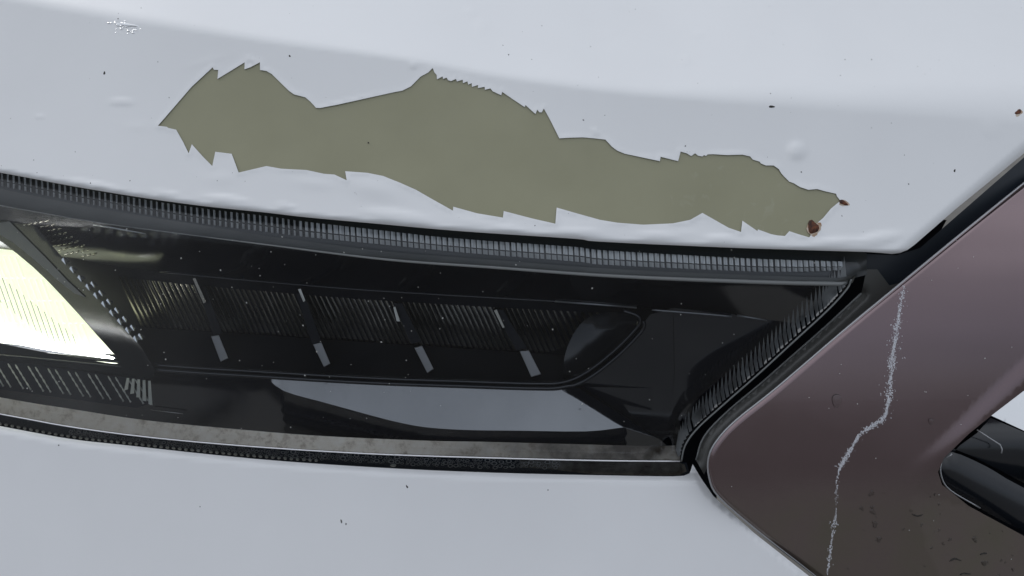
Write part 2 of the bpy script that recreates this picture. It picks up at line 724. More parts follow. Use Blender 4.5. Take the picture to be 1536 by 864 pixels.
# ---- traced lines
BON_EDGE = [(-420, 188), (-200, 226), (0, 259), (96, 277), (200, 294.5), (300, 308.5), (400, 319), (460, 326), (564, 335.5), (694, 347), (860, 358), (900, 362.5), (1082, 371), (1200, 375), (1300, 378)]
ye = scurve(BON_EDGE)
BAND = [(-420, 232), (0, 309), (143, 334), (221, 345), (400, 368), (578, 390), (740, 402), (922, 415), (1140, 424), (1275, 427)]
yb = scurve(BAND)
LEDGE = [(-420, 325), (40, 378), (140, 393), (240, 408), (480, 430), (640, 441), (830, 452), (955, 461), (1100, 473), (1200, 486)]
yl = scurve(LEDGE)
SHELF = [(-420, 445), (200, 490), (400, 503), (560, 514), (760, 527), (960, 540)]
ys = scurve(SHELF)
RIM = [(-420, 490), (0, 526), (232, 548), (400, 559), (560, 568), (700, 573), (840, 579), (960, 582)]
yr = scurve(RIM)
STRIP = [(-420, 520), (0, 596), (104, 613), (224, 631), (380, 646), (484, 654), (640, 661), (740, 663), (974, 669), (1015, 668)]
yt = scurve(STRIP)
LINE = [(-420, 545), (0, 621), (104, 640), (224, 656), (380, 670), (560, 681), (740, 687), (900, 691), (1022, 692)]
yw = scurve(LINE)
BUMP = [(-420, 560), (0, 639), (104, 658), (182, 667), (380, 688), (562, 701), (740, 709), (933, 713.5), (1010, 714.5)]
yu = scurve(BUMP)
CREASE = [(-420, -80), (0, 2), (150, 28), (400, 66), (600, 92), (740, 118), (900, 140), (1050, 153), (1250, 168), (1536, 190), (2000, 240)]
yc = scurve(CREASE)
SKYEDGE = [(396, 562.5), (425, 586), (480, 602), (520, 613), (560, 624), (600, 634), (640, 641), (700, 645), (780, 646), (880, 647), (935, 641)]
ysk = curve(SKYEDGE)

# ================================================================ bonnet
DIAG = [(1370, 370), (1433, 314), (1536, 230), (1900, -77)]


def edge_y(x):
    """lower limit of the bonnet, front edge then the edge along the grille"""
    x = np.asarray(x, float)
    d = 314 - (x - 1433) * (314 - 230) / (1536 - 1433)
    return np.minimum(np.minimum(ye(x), 379), d)


def bonnet_e(x, y):
    x = np.asarray(x, float)
    y = np.asarray(y, float)
    v = (ye(np.minimum(x, 1330)) - y) * MM
    vc = np.maximum((ye(np.minimum(x, 1330)) - yc(x)) * MM, 20)
    g0, g1, g2 = beta_grad(40), beta_grad(35), beta_grad(66)
    # slope grows smoothly from lip to crease, then rolls to the flatter top
    vv = np.maximum(v, 0)
    a = np.minimum(vv, vc)
    e = g0 * a + (g1 - g0) * a * a / (2 * vc)
    w = np.interp(x, [0, 600, 1000, 1536], [9, 4, 7, 26])
    t = vv - vc
    s = np.where(t > 0, t, 0)
    e = e + g1 * s + (g2 - g1) * np.where(s < w, s * s / (2 * w), s - w / 2)
    # rolled hem at the lower lip
    lip = 2.6
    q = np.clip((lip - v) / lip, 0, 1.6)
    e = e + 2.0 * q * q
    # rolled hem along the grille edge
    dd = (1370 - x) * .645 + (370 - y) * .764
    q2 = np.clip((16 - dd) / 16, 0, 1.5)
    e = e + 3.0 * q2 * q2
    e = e + 5 * np.clip((430 - x) / 430, 0, 3) ** 2
    return H(x) - 3 + e


PEEL = [(237, 188.5), (263, 158.5), (287.7, 130), (319, 101), (320.8, 104.6), (327.3, 105), (326.2, 118.4), (345, 107), (367, 93.5), (366.6, 104), (376, 100.7), (389.8, 93.5), (390, 105), (399.7, 106.5), (407.5, 111), (433.5, 136.4), (441, 141.6), (458, 146), (466, 152.8), (474, 161.7), (480, 162), (506.5, 157), (590, 138.5), (603.4, 136), (616.5, 129.5), (630.8, 115), (642.5, 108.6), (649, 102), (651.6, 108.6), (655, 112.5), (655.5, 119), (663.9, 114.6), (664.6, 118.5), (669.8, 116.5), (672.4, 120.4), (676.4, 121.7), (684, 118.5), (685.5, 122.2), (694, 119.6), (694.6, 124.8), (701, 122), (702.4, 126.9), (707.6, 124.8), (708, 130.3), (717.2, 127.4), (717, 132), (727, 130.3), (727.3, 134.7), (735.5, 132.6), (738.9, 136.8), (751.9, 143), (753.2, 137.8), (767.5, 147.7), (787, 160.7), (788.3, 157.6), (797.4, 166), (803.2, 171), (806, 164.6), (809, 168.5), (812.6, 168.5), (815.7, 162.8), (824.8, 179), (832.6, 194.6), (839, 207.6), (853.4, 206.6), (874, 206), (892.5, 207.6), (908, 209.4), (918.5, 220.6), (926, 226), (936.8, 230.5), (962.5, 236), (989.8, 241.7), (991, 235.2), (1017.2, 241.7), (1021, 227.4), (1030, 230), (1036.7, 234), (1042.7, 230), (1047, 233.5), (1053.6, 234.7), (1056, 232.6), (1059, 234), (1061.5, 231.5), (1070, 231.3), (1090, 232.6), (1113.5, 232), (1125.3, 234.7), (1129.2, 239.4), (1139.6, 242.5), (1141, 245), (1148.7, 248.2), (1160.4, 248.2), (1168.2, 253.7), (1172, 260), (1176, 264.6), (1183.9, 272.4), (1191, 275), (1199.5, 280.3), (1212.5, 284.7), (1225.5, 283.6), (1238, 287), (1254.2, 290.7), (1255, 294), (1260.7, 301), (1246.4, 312.8), (1234.6, 327), (1226.8, 333.6), (1219, 349), (1213.8, 356), (1200, 352), (1183.9, 346.7), (1177.3, 354), (1165.6, 353), (1156, 351), (1137, 344), (1136, 346.5), (1113.5, 331), (1111.5, 348), (1092.7, 341.5), (1053.6, 319.3), (1035.4, 329.7), (1009.4, 335), (965, 337), (926, 334), (900, 329.7), (860, 318.5), (835, 311.3), (833, 335.5), (798.5, 327.7), (755.6, 316.5), (754.3, 326.4), (715, 319.8), (680, 310), (679.3, 316), (647.5, 298.2), (624, 284.7), (600.6, 274.3), (574.6, 263.9), (551, 259.2), (517.8, 256.8), (520, 270.4), (501.7, 261.8), (486, 260.7), (460, 255), (421.8, 253), (399.7, 249), (358, 258.8), (347.6, 230.7), (322.9, 227.6), (318.4, 249), (306, 236.7), (287.7, 216.4), (283, 230), (274.7, 213), (264.3, 194.5), (252.6, 191.9), (250, 190.2)]

BLISTERS = [(1195, 226, 14, 13, 0, 1.2), (722, 40, 11, 13, .2, .35), (706, 17, 10, 8, 0, .3), (1048, 52, 8, 7, 0, .3), (1029, 90, 8, 9, 0, .3), (182, 153, 20, 6, 0, .45), (60, 175, 7, 5, 0, .3),
            (340, 299, 34, 7, .12, .9), (428, 309, 16, 5, .1, .5), (595, 324, 50, 10, .12, 1.2), (868, 347, 34, 7, .06, .9), (1080, 358, 24, 7, .03, .8), (1255, 362, 40, 7, -.05, .9), (1318, 358, 34, 10, -.18, 1.1), (985, 354, 30, 6, .05, .6),
            (140, 277, 40, 6, .18, .6), (250, 290, 22, 5, .14, .5), (765, 343, 24, 5, .1, .5), (1485, 195, 16, 12, .6, .25), (620, 98, 7, 6, 0, .4), (376, 89, 9, 5, .3, .4), (893, 198, 8, 5, .4, .4)]

LIFTS = [(560, 282, 46, 20, .22, 1.1), (470, 275, 40, 12, .1, .5), (330, 268, 30, 12, 0, .4), (720, 334, 55, 10, .15, .5),
         (1000, 350, 60, 9, .03, .5), (1150, 362, 50, 7, .05, .4), (880, 338, 45, 10, .1, .4), (205, 190, 22, 10, 0, .2), (310, 92, 40, 7, -.3, .15)]


def paint_e(x, y):
    x = np.asarray(x, float)
    y = np.asarray(y, float)
    e = bonnet_e(x, y) - .4
    d = np.full(x.shape, 1e3)
    k = (x > 190) & (x < 1310) & (y > 60) & (y < 390)
    if k.any():
        d[k] = dist_line(x[k], y[k], PEEL, True)
    e = e - .36 * np.exp(-(d / 5.0) ** 2) * (.4 + .6 * np.sin(x * .031 + y * .05) ** 2)          # the torn edge curls up a little
    for (cx, cy, rx, ry, a, h) in LIFTS:             # places where the film has let go
        u = (x - cx) * math.cos(a) + (y - cy) * math.sin(a)
        w = -(x - cx) * math.sin(a) + (y - cy) * math.cos(a)
        r2 = (u / rx) ** 2 + (w / ry) ** 2
        e = e - h * .7 * np.exp(-r2 * 1.6)
    for (cx, cy, rx, ry, a, h) in BLISTERS:          # small raised blisters and beads under the film
        u = (x - cx) * math.cos(a) + (y - cy) * math.sin(a)
        w = -(x - cx) * math.sin(a) + (y - cy) * math.cos(a)
        r2 = (u / rx) ** 2 + (w / ry) ** 2
        e = e - h * .8 * np.exp(-1.3 * r2 ** 1.5)
    return e


low = [tuple(p) for p in smooth(BON_EDGE, sub=4)]
BON_OUT = low + [(1322, 379.5), (1338, 381), (1350, 379.5), (1361, 375)] + [(1372, 367), (1433, 314), (1536, 230), (1900, -77), (1900, -420), (-420, -420)]
bonnet = link('bonnet', panel(BON_OUT, bonnet_e, 26, wall=9, fine=(-30, -30, 1560, 400, 13)), M['primer'], car, label='white bonnet with a long ragged patch of olive primer')
paint = link('paint_layer', panel(BON_OUT, paint_e, 24, holes=[PEEL], wall=.33, fine=(-30, -30, 1560, 400, 5)), M['white'], bonnet, label='glossy white paint film torn open over olive primer')

on_paint = lambda x, y: paint_e(x, y)
on_bon = lambda x, y: bonnet_e(x, y)
for (x, y, rx, ry, h, a, sname) in [(1219.5, 341, 8, 11, 1.0, .15, 'large dark red rust blister at the lower right of the peeled patch'),
                                    (1265, 304, 7, 3.6, .6, .35, 'small rust spot at the right tip of the peeled patch'),
                                    (1527.5, 168, 5, 3.8, .5, -.4, 'rust spot near the right edge of the bonnet')]:
    link('rust_stain', lump(x + rx * .25, y + ry * .3, rx * 1.12, ry * 1.15, .06, on_paint, 16, 3, a, .45, 0), M['stain'], bonnet)
    link('rust_spot', lump(x, y, rx, ry, h, on_paint, 16, 4, a, .3), M['rust'], bonnet, label=sname)
for (x, y, rx, ry, a) in [(1157.5, 160, 5, 2.2, -.1), (156.5, 109.5, 1.7, 3, 0), (434.5, 84, 1.6, 1.8, 0), (1432, 256, 1.5, 3, .1), (552.5, 214, 1.2, 1.2, 0), (1202, 258, 1.2, 1.2, 0), (177, 28, 1, 1, 0),
                          (763, 82, 1.2, 1, 0), (875, 180, 1.4, 1.2, 0), (1363, 276, 1.1, 1.1, 0), (1028, 219, 1.3, 1.1, 0)]:
    link('dark_speck', lump(x, y, rx, ry, .18, on_paint, 10, 3, a, .3), M['chip'], bonnet)

# ================================================================ headlight
RIGHT_EDGE = [(1277, 419), (1270, 434), (1242, 465), (1190, 513), (1140, 559), (1090, 603), (1047, 642), (1028, 668), (1022, 692)]


def lens_e(x, y):
    x = np.asarray(x, float)
    y = np.asarray(y, float)
    t = y - ye(x)
    e = H(x) + 4 + LG * t
    q = np.clip((62 - t) / 62, 0, 1.5)
    e = e + 9 * q * q
    # the lens turns in along the grille side and the bottom
    d = (1277 - x) * .66 - (y - 419) * -.0 - (y - 419) * .75
    q = np.clip((9 - d) / 9, 0, 1.4)
    e = e + 1.4 * q * q
    return e


def off(o):
    return lambda x, y: lens_e(x, y) + o


# housing: closed black box behind everything
HOUS = [(-420, 200), (1330, 400), (1240, 540), (1040, 735), (-420, 640)]
head = link('headlight', panel([(-420, 160), (0, 235), (1420, 330), (1345, 470), (1075, 700), (1075, 760), (700, 740), (0, 680), (-420, 600)], lambda x, y: lens_e(x, 540) * 0 + H(x) + 105, 40, wall=4), M['matte'], car,
            label='slim black headlight with lit lamp at its left end')

lens_out = [(x, float(ye(x)) - 8) for x in range(-420, 1261, 30)] + [(1286, 392), (1292, 404)] + smooth(RIGHT_EDGE, sub=4) + [(1024, 706)] + [(x, float(yu(x)) - 4) for x in range(1000, -421, -30)]
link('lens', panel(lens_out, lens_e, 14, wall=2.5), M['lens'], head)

# frosted band under the top edge, with a bright ridge below it
xs = list(range(-420, 1262, 20))


def band_w(x):
    return np.interp(x, [-420, 0, 300, 400, 780, 1140, 1275], [30, 26, 18, 14, 12, 11, 10])


band = [(x, float(yb(x) - band_w(x))) for x in xs] + [(1284, 412), (1279, 424)] + [(x, float(yb(x))) for x in xs[::-1]]
link('lens_flange', panel(band, off(1.2), 10, wall=1), M['flange'], head)
link('lens_ridge', bead([(x, float(yb(x)) - 1) for x in xs] + [(1268, 424)], np.concatenate([np.interp(xs, [-420, 300, 500, 1140, 1260], [.3, .4, .7, 1.35, 1.4]), [.9]]), off(.4), 8), M['ridge'], head)

# row of moulded teeth under the bonnet edge
teeth = []
x = -420.0
while x < 1262:
    yt0 = float(np.interp(x, [-420, 0, 200, 400, 640, 860, 1140, 1270], [0, 0, 2, 5, 11, 12, 15, 15])) + float(ye(x))
    hgt = float(np.interp(x, [-420, 0, 200, 400, 640, 860, 1140, 1200, 1270], [20, 20, 22, 24, 20, 22, 19, 17, 12]))
    w = 8.6
    m_ = 3.0
    sl = 1.0
    e0 = float(lens_e(x, yt0 + hgt / 2)) + 1.8
    tl = float(np.interp(x, [-420, 430, 520, 1300], [-1.3, -1.2, .1, .1]))
    g = w * float(np.interp(x, [-420, 440, 500, 1300], [.34, .4, .74, .74])) * random.uniform(.85, 1.1)
    tl += random.uniform(-.5, .5)
    r1, r2 = .58, .66
    for (ya, yb_, ea, eb) in ((0, r1, 1.0 + tl, .6), (r2, 1.0, 1.2, 2.6)):
        q = np.array([(x + sl * ya, yt0 + hgt * ya), (x + g + sl * ya, yt0 + hgt * ya + .8), (x + g + sl * yb_, yt0 + hgt * yb_ + .8), (x + sl * yb_, yt0 + hgt * yb_)])
        qc = np.array([(q[0] + q[1]) / 2, (q[2] + q[3]) / 2])
        V = np.concatenate([P(q[:, 0], q[:, 1], e0 + np.array([ea, ea, eb, eb]) + .7), P(qc[:, 0], qc[:, 1], e0 + np.array([ea, eb]) - .3), P(q[:, 0], q[:, 1], e0 + 6)])
        teeth.append(raw(V, [[0, 3, 5, 4], [4, 5, 2, 1], [3, 2, 5], [0, 4, 1], [0, 6, 9, 3], [1, 2, 8, 7], [3, 9, 8, 2]], True))
    x += w
link('lens_tooth', merge(teeth), M['tooth'], head, kind='stuff')
# dark floor behind the teeth
link('top_channel', panel([(x, float(ye(x)) - 12) for x in xs] + [(1300, 380), (1300, 412)] + [(x, float(yb(x)) - 4) for x in xs[::-1]], off(7), 16, wall=2), M['channel'], head)


# ---- inner bezel
def ruled(f0, f1, o0, o1, pw=1.0):
    def d(x, y):
        a, b_ = f0(x), f1(x)
        t = np.clip((np.asarray(y, float) - a) / np.maximum(b_ - a, 1), -.2, 1.2)
        return H(x) + 4 + LG * (np.asarray(y, float) - ye(x)) + o0 + (o1 - o0) * np.sign(t) * np.abs(t) ** pw
    return d


xs2 = list(range(-420, 1000, 20))
xr = list(range(-420, 1181, 20))
roof_e = ruled(yb, yl, 7, 38)
link('upper_bezel', panel([(x, float(yb(x)) - 6) for x in xr] + [(1262, 424), (1240, 450), (1200, 486)] + [(x, float(yl(x))) for x in xr[::-1]], roof_e, 16, wall=2), M['black'], head)
link('bezel_edge', bead([(x, float(yl(x))) for x in range(240, 960, 16)], .55, lambda x, y: roof_e(x, y) - .4, 8), M['black'], head)
back_e = ruled(yl, ys, 44, 58)
link('recess_wall', panel([(x, float(yl(x)) - 4) for x in xs2] + [(990, 560)] + [(x, float(ys(x)) + 3) for x in xs2[::-1]], back_e, 16, wall=2), M['matte'], head)
shelf_e = ruled(ys, yr, 56, 24)
link('recess_shelf', panel([(x, float(ys(x))) for x in xs2] + [(x, float(yr(x))) for x in xs2[::-1]], shelf_e, 16, wall=2), M['matte'], head)

# fine ribs on the recess wall
ribs = []


def rib(x, ytop, ybot, sl, w, rise):
    n = 5
    V = []
    for i in range(n):
        t = i / (n - 1)
        yy = ytop + (ybot - ytop) * t
        xx = x + sl * (yy - ybot)
        e = float(back_e(xx, yy))
        pb = (.45 + .55 * math.sin(x * .043 + 1.0)) * max(0, 1 - ((t - .86) / .3) ** 2)
        pt = (.45 + .55 * math.sin(x * .036 + 3.4)) * max(0, 1 - ((t - .3) / .34) ** 2)
        k = rise * max(.12, max(pb, pt))
        V += [P(xx - w / 2, yy, e), P(xx - w * .12, yy, e - k), P(xx + w * .12, yy, e - k), P(xx + w / 2, yy, e)]
    Fc = []
    for i in range(n - 1):
        for k in range(3):
            Fc.append([i * 4 + k, i * 4 + 4 + k, i * 4 + 5 + k, i * 4 + 1 + k])
    return raw(V, Fc, False)


x = 215.0
while x < 905:
    yt0 = float(yl(x - 30)) + 14
    yb0 = float(ys(x)) - 1
    if x > 800:
        yb0 -= (x - 800) ** 2 * .0048
    if yb0 - yt0 > 8:
        ribs.append(rib(x, yt0, yb0, .46, 6.4, 1.9))
    x += 8.2
link('reflector_rib', merge(ribs), M['rib'], head, kind='stuff')

# four upright fins crossing the recess
FINS = [([(296, 430), (308, 430), (333, 500), (321, 506)], [(317, 505), (328, 503), (342, 537), (331, 542)], [(289, 418), (293, 417), (309, 453), (305, 455)]),
        ([(444, 440), (456, 440), (482, 514), (469, 518)], [(470, 517), (482, 514), (495, 545), (486, 550)], [(447, 434), (451, 433), (458, 451), (455, 453)]),
        ([(590, 455), (603, 455), (632, 512), (617, 516)], [(622, 522), (633, 519), (650, 553), (641, 559)], [(590, 461), (593, 460), (600, 482), (595, 482)]),
        ([(741, 465), (754, 465), (790, 522), (775, 526)], [(780, 527), (793, 526), (811, 561), (797, 565)], [(741, 466), (745, 464), (757, 491), (754, 492)])]
for a, t, s in FINS:
    ea = [float(lens_e(p[0], p[1])) + o for p, o in zip(a, (40, 40, 32, 32))]
    f = link('recess_fin', prism(a, ea, np.array(ea) + 14), M['matte'], head)
    et = [float(lens_e(p[0], p[1])) + o for p, o in zip(t, (27, 27, 25.2, 25.2))]
    link('fin_tip', prism(t, et, np.array(et) + 9, .05), M['fin'], head)
    es_ = [float(lens_e(p[0], p[1])) + o for p, o in zip(s, (36, 36, 34, 34))]
    link('fin_clip', prism(s, es_, np.array(es_) + 5), M['rib'], head)

# rounded lip of the recess: two cords
LIP = [(-420, 488), (0, 525), (232, 547), (400, 558), (560, 567), (700, 572), (800, 575), (845, 573), (880, 558), (920, 527), (950, 497), (960, 482), (955, 473), (935, 466)]
lp = smooth(LIP, sub=8)
lip_e = lambda x, y: H(x) + 4 + LG * (np.asarray(y) - ye(x)) + 22
link('recess_lip', bead(lp, 1.25, lip_e, 10), M['black'], head)
lp2 = [(p[0] + (6 if p[0] > 850 else 0), p[1] + 7) for p in lp[:-10]]
link('recess_lip', bead(lp2, 1.4, lambda x, y: lip_e(x, y) - 1.5, 10), M['black'], head)

# rounded end of the recess
endp = [(848, 572), (880, 557), (920, 526), (948, 498), (957, 483), (950, 474), (915, 468), (880, 478), (858, 505), (846, 540)]


def end_e(x, y):
    d = dist_line(x, y, lp[60:])
    return H(x) + 4 + LG * (np.asarray(y) - ye(x)) + 24 + 20 * (1 - np.exp(-d / 40))


link('recess_end', panel(smooth(endp, True, 5), end_e, 8, wall=2), M['gblack'], head)


# lower ledge: facet and crease added in the outline of the sky reflection, then a steep face
def ledge_top(x, y):
    y0 = yr(x) + 4
    return H(x) + 4 + LG * (y0 - ye(x)) + 22 - (np.asarray(y, float) - y0) * MM * beta_grad(40)


def ledge_e(x, y):
    x = np.asarray(x, float)
    yk = np.where(x < 396, ysk(396) - 60 * (1 - np.exp(-np.clip(396 - x, 0, 900) / 75)), np.where(x > 935, ysk(935) - (x - 935) * 1.2, ysk(x)))
    return ledge_top(x, yk) - (np.asarray(y, float) - yk) * MM * beta_grad(-12)


SK = smooth([p for p in SKYEDGE], sub=3)
top_poly = [(x, float(yr(x)) + 3.5) for x in range(396, 841, 12)] + [(845, 587), (868, 600), (898, 619), (922, 634)] + [tuple(p) for p in SK[::-1]]
link('sky_facet', panel(top_poly, ledge_top, 9, wall=1.5), M['ledge'], head)
xl = list(range(-420, 391, 14))
low_poly = [(x, float(yr(x)) + 3) for x in xl] + [tuple(p) for p in SK] + [(985, 657), (1004, 662), (1018, 668), (1018, 678)] + [(x, float(yt(x)) + 6) for x in range(994, -421, -14)]
link('lower_ledge', panel(low_poly, ledge_e, 7, wall=2), M['black'], head)

END = [(841, 581), (868, 582), (920, 615), (985, 657), (935, 641), (922, 634), (898, 619), (868, 600), (845, 587)]
link('lower_ledge', panel(END, lambda x, y: ledge_top(x, y) + .25 * dist_line(x, y, [(841, 581), (845, 587), (868, 600), (898, 619), (922, 634), (935, 641), (985, 657)]) * MM, 5, wall=1.5), M['black'], head)

# right-hand bezel facets towards the grille
fa = [(872, 578), (925, 530), (960, 492), (975, 472), (1010, 462), (1012, 560), (1000, 668), (985, 655), (920, 613)]
fb = [(1010, 462), (1090, 470), (1196, 486), (1240, 450), (1256, 432), (1246, 452), (1180, 512), (1110, 575), (1040, 640), (1014, 668), (1000, 668), (1012, 560)]
link('corner_facet', panel(fa, lambda x, y: H(x) + 4 + LG * (np.asarray(y) - ye(x)) + 24 - .03 * (np.asarray(x) - 870) + .03 * (np.asarray(y) - 470), 10, wall=2), M['black'], head)
link('corner_facet', panel(fb, lambda x, y: H(x) + 4 + LG * (np.asarray(y) - ye(x)) + 18 - .035 * (np.asarray(x) - 1010) + .04 * (np.asarray(y) - 470), 10, wall=2), M['black'], head)
for pts in ([(x, float(yl(x)) + 2 - 12 * math.exp(-((x - 1010) / 45) ** 2) * 0 + 0) for x in range(978, 1101, 10)], [(1106, 473), (1130, 477), (1161, 482)]):
    link('bezel_edge', bead(pts, .5, lambda x, y: H(x) + 4 + LG * (np.asarray(y) - ye(x)) + 14, 8), M['fin'], head)
link('bezel_edge', bead([(832, 452), (900, 457), (955, 461.5)], .55, lambda x, y: roof_e(x, y) - 1.4, 8), M['fin'], head)  # lighter cord laid on the black edge as its specular line

# ribs of the lens along the grille side
re_ = resample(smooth(RIGHT_EDGE, sub=4), 11.0, False)
ri = None
for i in range(3, len(re_) - 1):
    x, y = re_[i]
    L = float(np.interp(y, [430, 500, 600, 670], [46, 44, 40, 30]))
    dx = -6.5
    a = np.array([(x - 2, y - 4), (x - 4.2, y - L * .45), (x + dx - .5, y - L), (x + dx - 3.2, y - L * .4), (x - 6.2, y - 1)])
    e0 = float(lens_e(x - 6, y - 15))
    link('lens_rib', prism(a, [e0 + 2.6, e0 + 2.0, e0 + 4.0, e0 + 3.2, e0 + 3.2], e0 + 5), M['lensrib'], head)
link('lens_ridge', bead([p for p in smooth(RIGHT_EDGE, sub=6)], .55, off(-.6), 8), M['ridge'], head)

# bottom strip: dirty flange, bright line, foam, beads
xb = list(range(-420, 1001, 20))
strip = [(x, float(yt(x))) for x in xb] + [(1012, 668), (1020, 680), (1021, 691)] + [(x, float(yw(x))) for x in xb[::-1]]
link('dirty_flange', panel(strip, lambda x, y: lens_e(x, y) + 1.2 + .2 * (yw(x) - np.asarray(y)), 8, wall=2), M['dirty'], head)
link('lens_ridge', bead([(x, float(yw(x))) for x in xb] + [(1020, 692)], .5, off(-.2), 8), M['toothwhite'], head)
low_strip = [(x, float(yw(x)) + 1) for x in xb] + [(1030, 694), (1034, 708), (1022, 716)] + [(x, float(yu(x)) + 4) for x in xb[::-1]]
link('bottom_channel', panel(low_strip, off(5), 12, wall=2), M['rubber'], head)
dirt = [(x, float(yw(x)) + 2) for x in range(780, 1021, 12)] + [(1027, 697), (1030, 707), (1020, 712)] + [(x, float(yu(x)) - 1.5 - 7 * (1 - float(sm(800, 900, x))) + 4 * math.sin(x * .05) ** 2 * 0) for x in range(1008, 779, -12)]
link('dirt_film', panel(dirt, off(3.2), 8, wall=.3), M['grime'], head)
foam = []
cells = []
for i in range(9000):
    x = random.uniform(105, 838)
    y0, y1 = float(yw(x)) + 3, float(yu(x)) - 5.5
    if y1 <= y0:
        continue
    y = random.uniform(y0, y0 + (y1 - y0) * (.85 if x < 760 else .7))
    r = random.choice([1.3, 1.7, 2.1, 2.6, 3.0]) * (1 if x > 420 else .7)
    if any(abs(x - q[0]) < 9 and ((x - q[0]) / 1.25) ** 2 + ((y - q[1]) / .8) ** 2 < ((r + q[2]) * 1.12) ** 2 for q in cells):
        continue
    cells.append((x, y, r))
for x, y, r in cells:
    n = 7
    V = []
    for rr, de in ((r * 1.35, 3.4), (r * 1.05, 2.2), (r * .78, 3.2)):
        for k in range(n):
            a = 2 * math.pi * k / n
            V.append(P(x + rr * 1.25 * math.cos(a), y + rr * .8 * math.sin(a), float(lens_e(x, y)) + de))
    Fc = []
    for q in range(2):
        for k in range(n):
            k2 = (k + 1) % n
            Fc.append([q * n + k, q * n + k2, q * n + n + k2, q * n + n + k])
    foam.append(raw(V, Fc))
link('foam_bubble', merge(foam), M['foam'], head, kind='stuff')
dots = []
x = -400.0
while x < 480:
    dots.append(lump(x, float(yu(x)) - 3.5 - max(0, (x - 250) * .006), 3.0, 2.2, .8, off(2.5), 8, 3, .3, .15))
    x += 9.3
link('edge_bead', merge(dots), M['cream'], head, kind='stuff')
link('edge_bead', lump(590, 698, 4.5, 2.6, .8, off(2.5), 10, 3), M['cream'], head)

# ---- lamp at the left end
LAMP = [(-420, 190), (-200, 250), (-60, 320), (0, 362), (25, 380), (50, 401), (72, 422), (92, 443), (115, 468), (132, 487), (145, 502), (162, 521), (178, 539), (177, 545), (172, 546), (140, 541), (108, 535), (60, 526), (0, 514), (-420, 470)]
lamp_e = lambda x, y: H(x) + 4 + LG * (np.asarray(y) - ye(x)) + 30 + .05 * (540 - np.asarray(y))
link('lamp_reflector', panel(LAMP, lamp_e, 12, wall=3), M['lamp'], head, label='lit reflector glowing white to pale yellow')
# ribs across the lit reflector
lr = []
for i in range(-30, 26):
    for r_ in range(6):
        x0 = i * 9.0 + r_ * 12
        y0 = 350 + r_ * 34
        p0, p1 = (x0, y0), (x0 + 12, y0 + 32)
        xs_ = np.array([p0[0], p1[0]])
        ys_ = np.array([p0[1], p1[1]])
        if not inpoly(np.concatenate([xs_, xs_ + 5]), np.concatenate([ys_ + 2, ys_]), LAMP).all():
            continue
        ee = lamp_e(xs_, ys_)
        V = [P(p0[0], p0[1], ee[0] + .1), P(p1[0], p1[1], ee[1] + .1), P(p1[0] + 1.6, p1[1], ee[1] - 1.3), P(p0[0] + 1.6, p0[1], ee[0] - 1.3), P(p1[0] + 8, p1[1], ee[1] + .1), P(p0[0] + 8, p0[1], ee[0] + .1)]
        lr.append(raw(V, [[0, 1, 2, 3], [3, 2, 4, 5]], True))
link('reflector_rib', merge(lr), M['lamp'], head, kind='stuff')
lines_ = []
for i in range(-4, 20):
    x0, y0 = -28 + i * 10.5, 392 + i * 8.4
    pts = [(x0 + q * 3.2, y0 + q * 9) for q in range(0, 7)]
    pts = [p for p in pts if inpoly(np.array([p[0] + 3]), np.array([p[1] + 3]), LAMP)[0] and inpoly(np.array([p[0] - 3]), np.array([p[1] - 3]), LAMP)[0]]
    if len(pts) > 3:
        lines_.append(bead(pts, .22, lambda x, y: lamp_e(x, y) - 1.6, 5))
link('optic_line', merge(lines_), M['fin'], head, kind='stuff')
# LED strip that lights the reflector from below
ls = [(-420, 464), (0, 508), (60, 520), (108, 528), (150, 534), (172, 539)]
link('led_strip', bead(ls, 1.3, lambda x, y: lamp_e(x, y) - 2.5, 8), M['led'], head)

FRAME = [(-420, 160), (-200, 222), (-60, 290), (0, 325), (36, 322), (44, 328), (95, 388), (150, 449), (213, 522), (233, 556), (229, 567), (215, 568), (170, 564), (120, 556), (0, 541), (-420, 500)]


def frame_e(x, y):
    d = dist_line(x, y, [(-420, 150), (-200, 215), (0, 322), (38, 326), (95, 388), (150, 449), (213, 522), (233, 556)])
    return H(x) + 4 + LG * (np.asarray(y) - ye(x)) + 17 + .05 * np.clip(d, 0, 60)


link('lamp_frame', panel(FRAME, frame_e, 8, holes=[[(p[0], p[1]) for p in LAMP]] if False else (), wall=10) if False else panel(
    [(-420, 160), (-200, 222), (-60, 290), (0, 325), (36, 322), (44, 328), (95, 388), (150, 449), (213, 522), (233, 556), (229, 567), (215, 568), (170, 564), (120, 556), (0, 541), (-420, 500),
     (-420, 471), (0, 515), (60, 527), (108, 536), (140, 542), (172, 547), (178, 546), (179, 539), (162.5, 520.5), (145.5, 501.5), (132.5, 486.5), (115.5, 467.5), (92.5, 442.5), (72.5, 421.5), (50.5, 400.5), (25.5, 379.5), (0, 361), (-60, 319), (-200, 249), (-420, 189)],
    frame_e, 8, wall=12), M['gblack'], head)
link('frame_strip', panel([(-420, 166), (-200, 226), (0, 334), (14, 332), (40, 358), (70, 388), (100, 420), (128, 446), (112, 440), (86, 420), (50, 388), (20, 364), (0, 352), (-200, 238), (-420, 176)],
                          lambda x, y: frame_e(x, y) - .8 - .16 * (np.asarray(y) - 390 - .8 * (np.asarray(x) - 60)) * 0, 8, wall=.7), M['slate'], head)
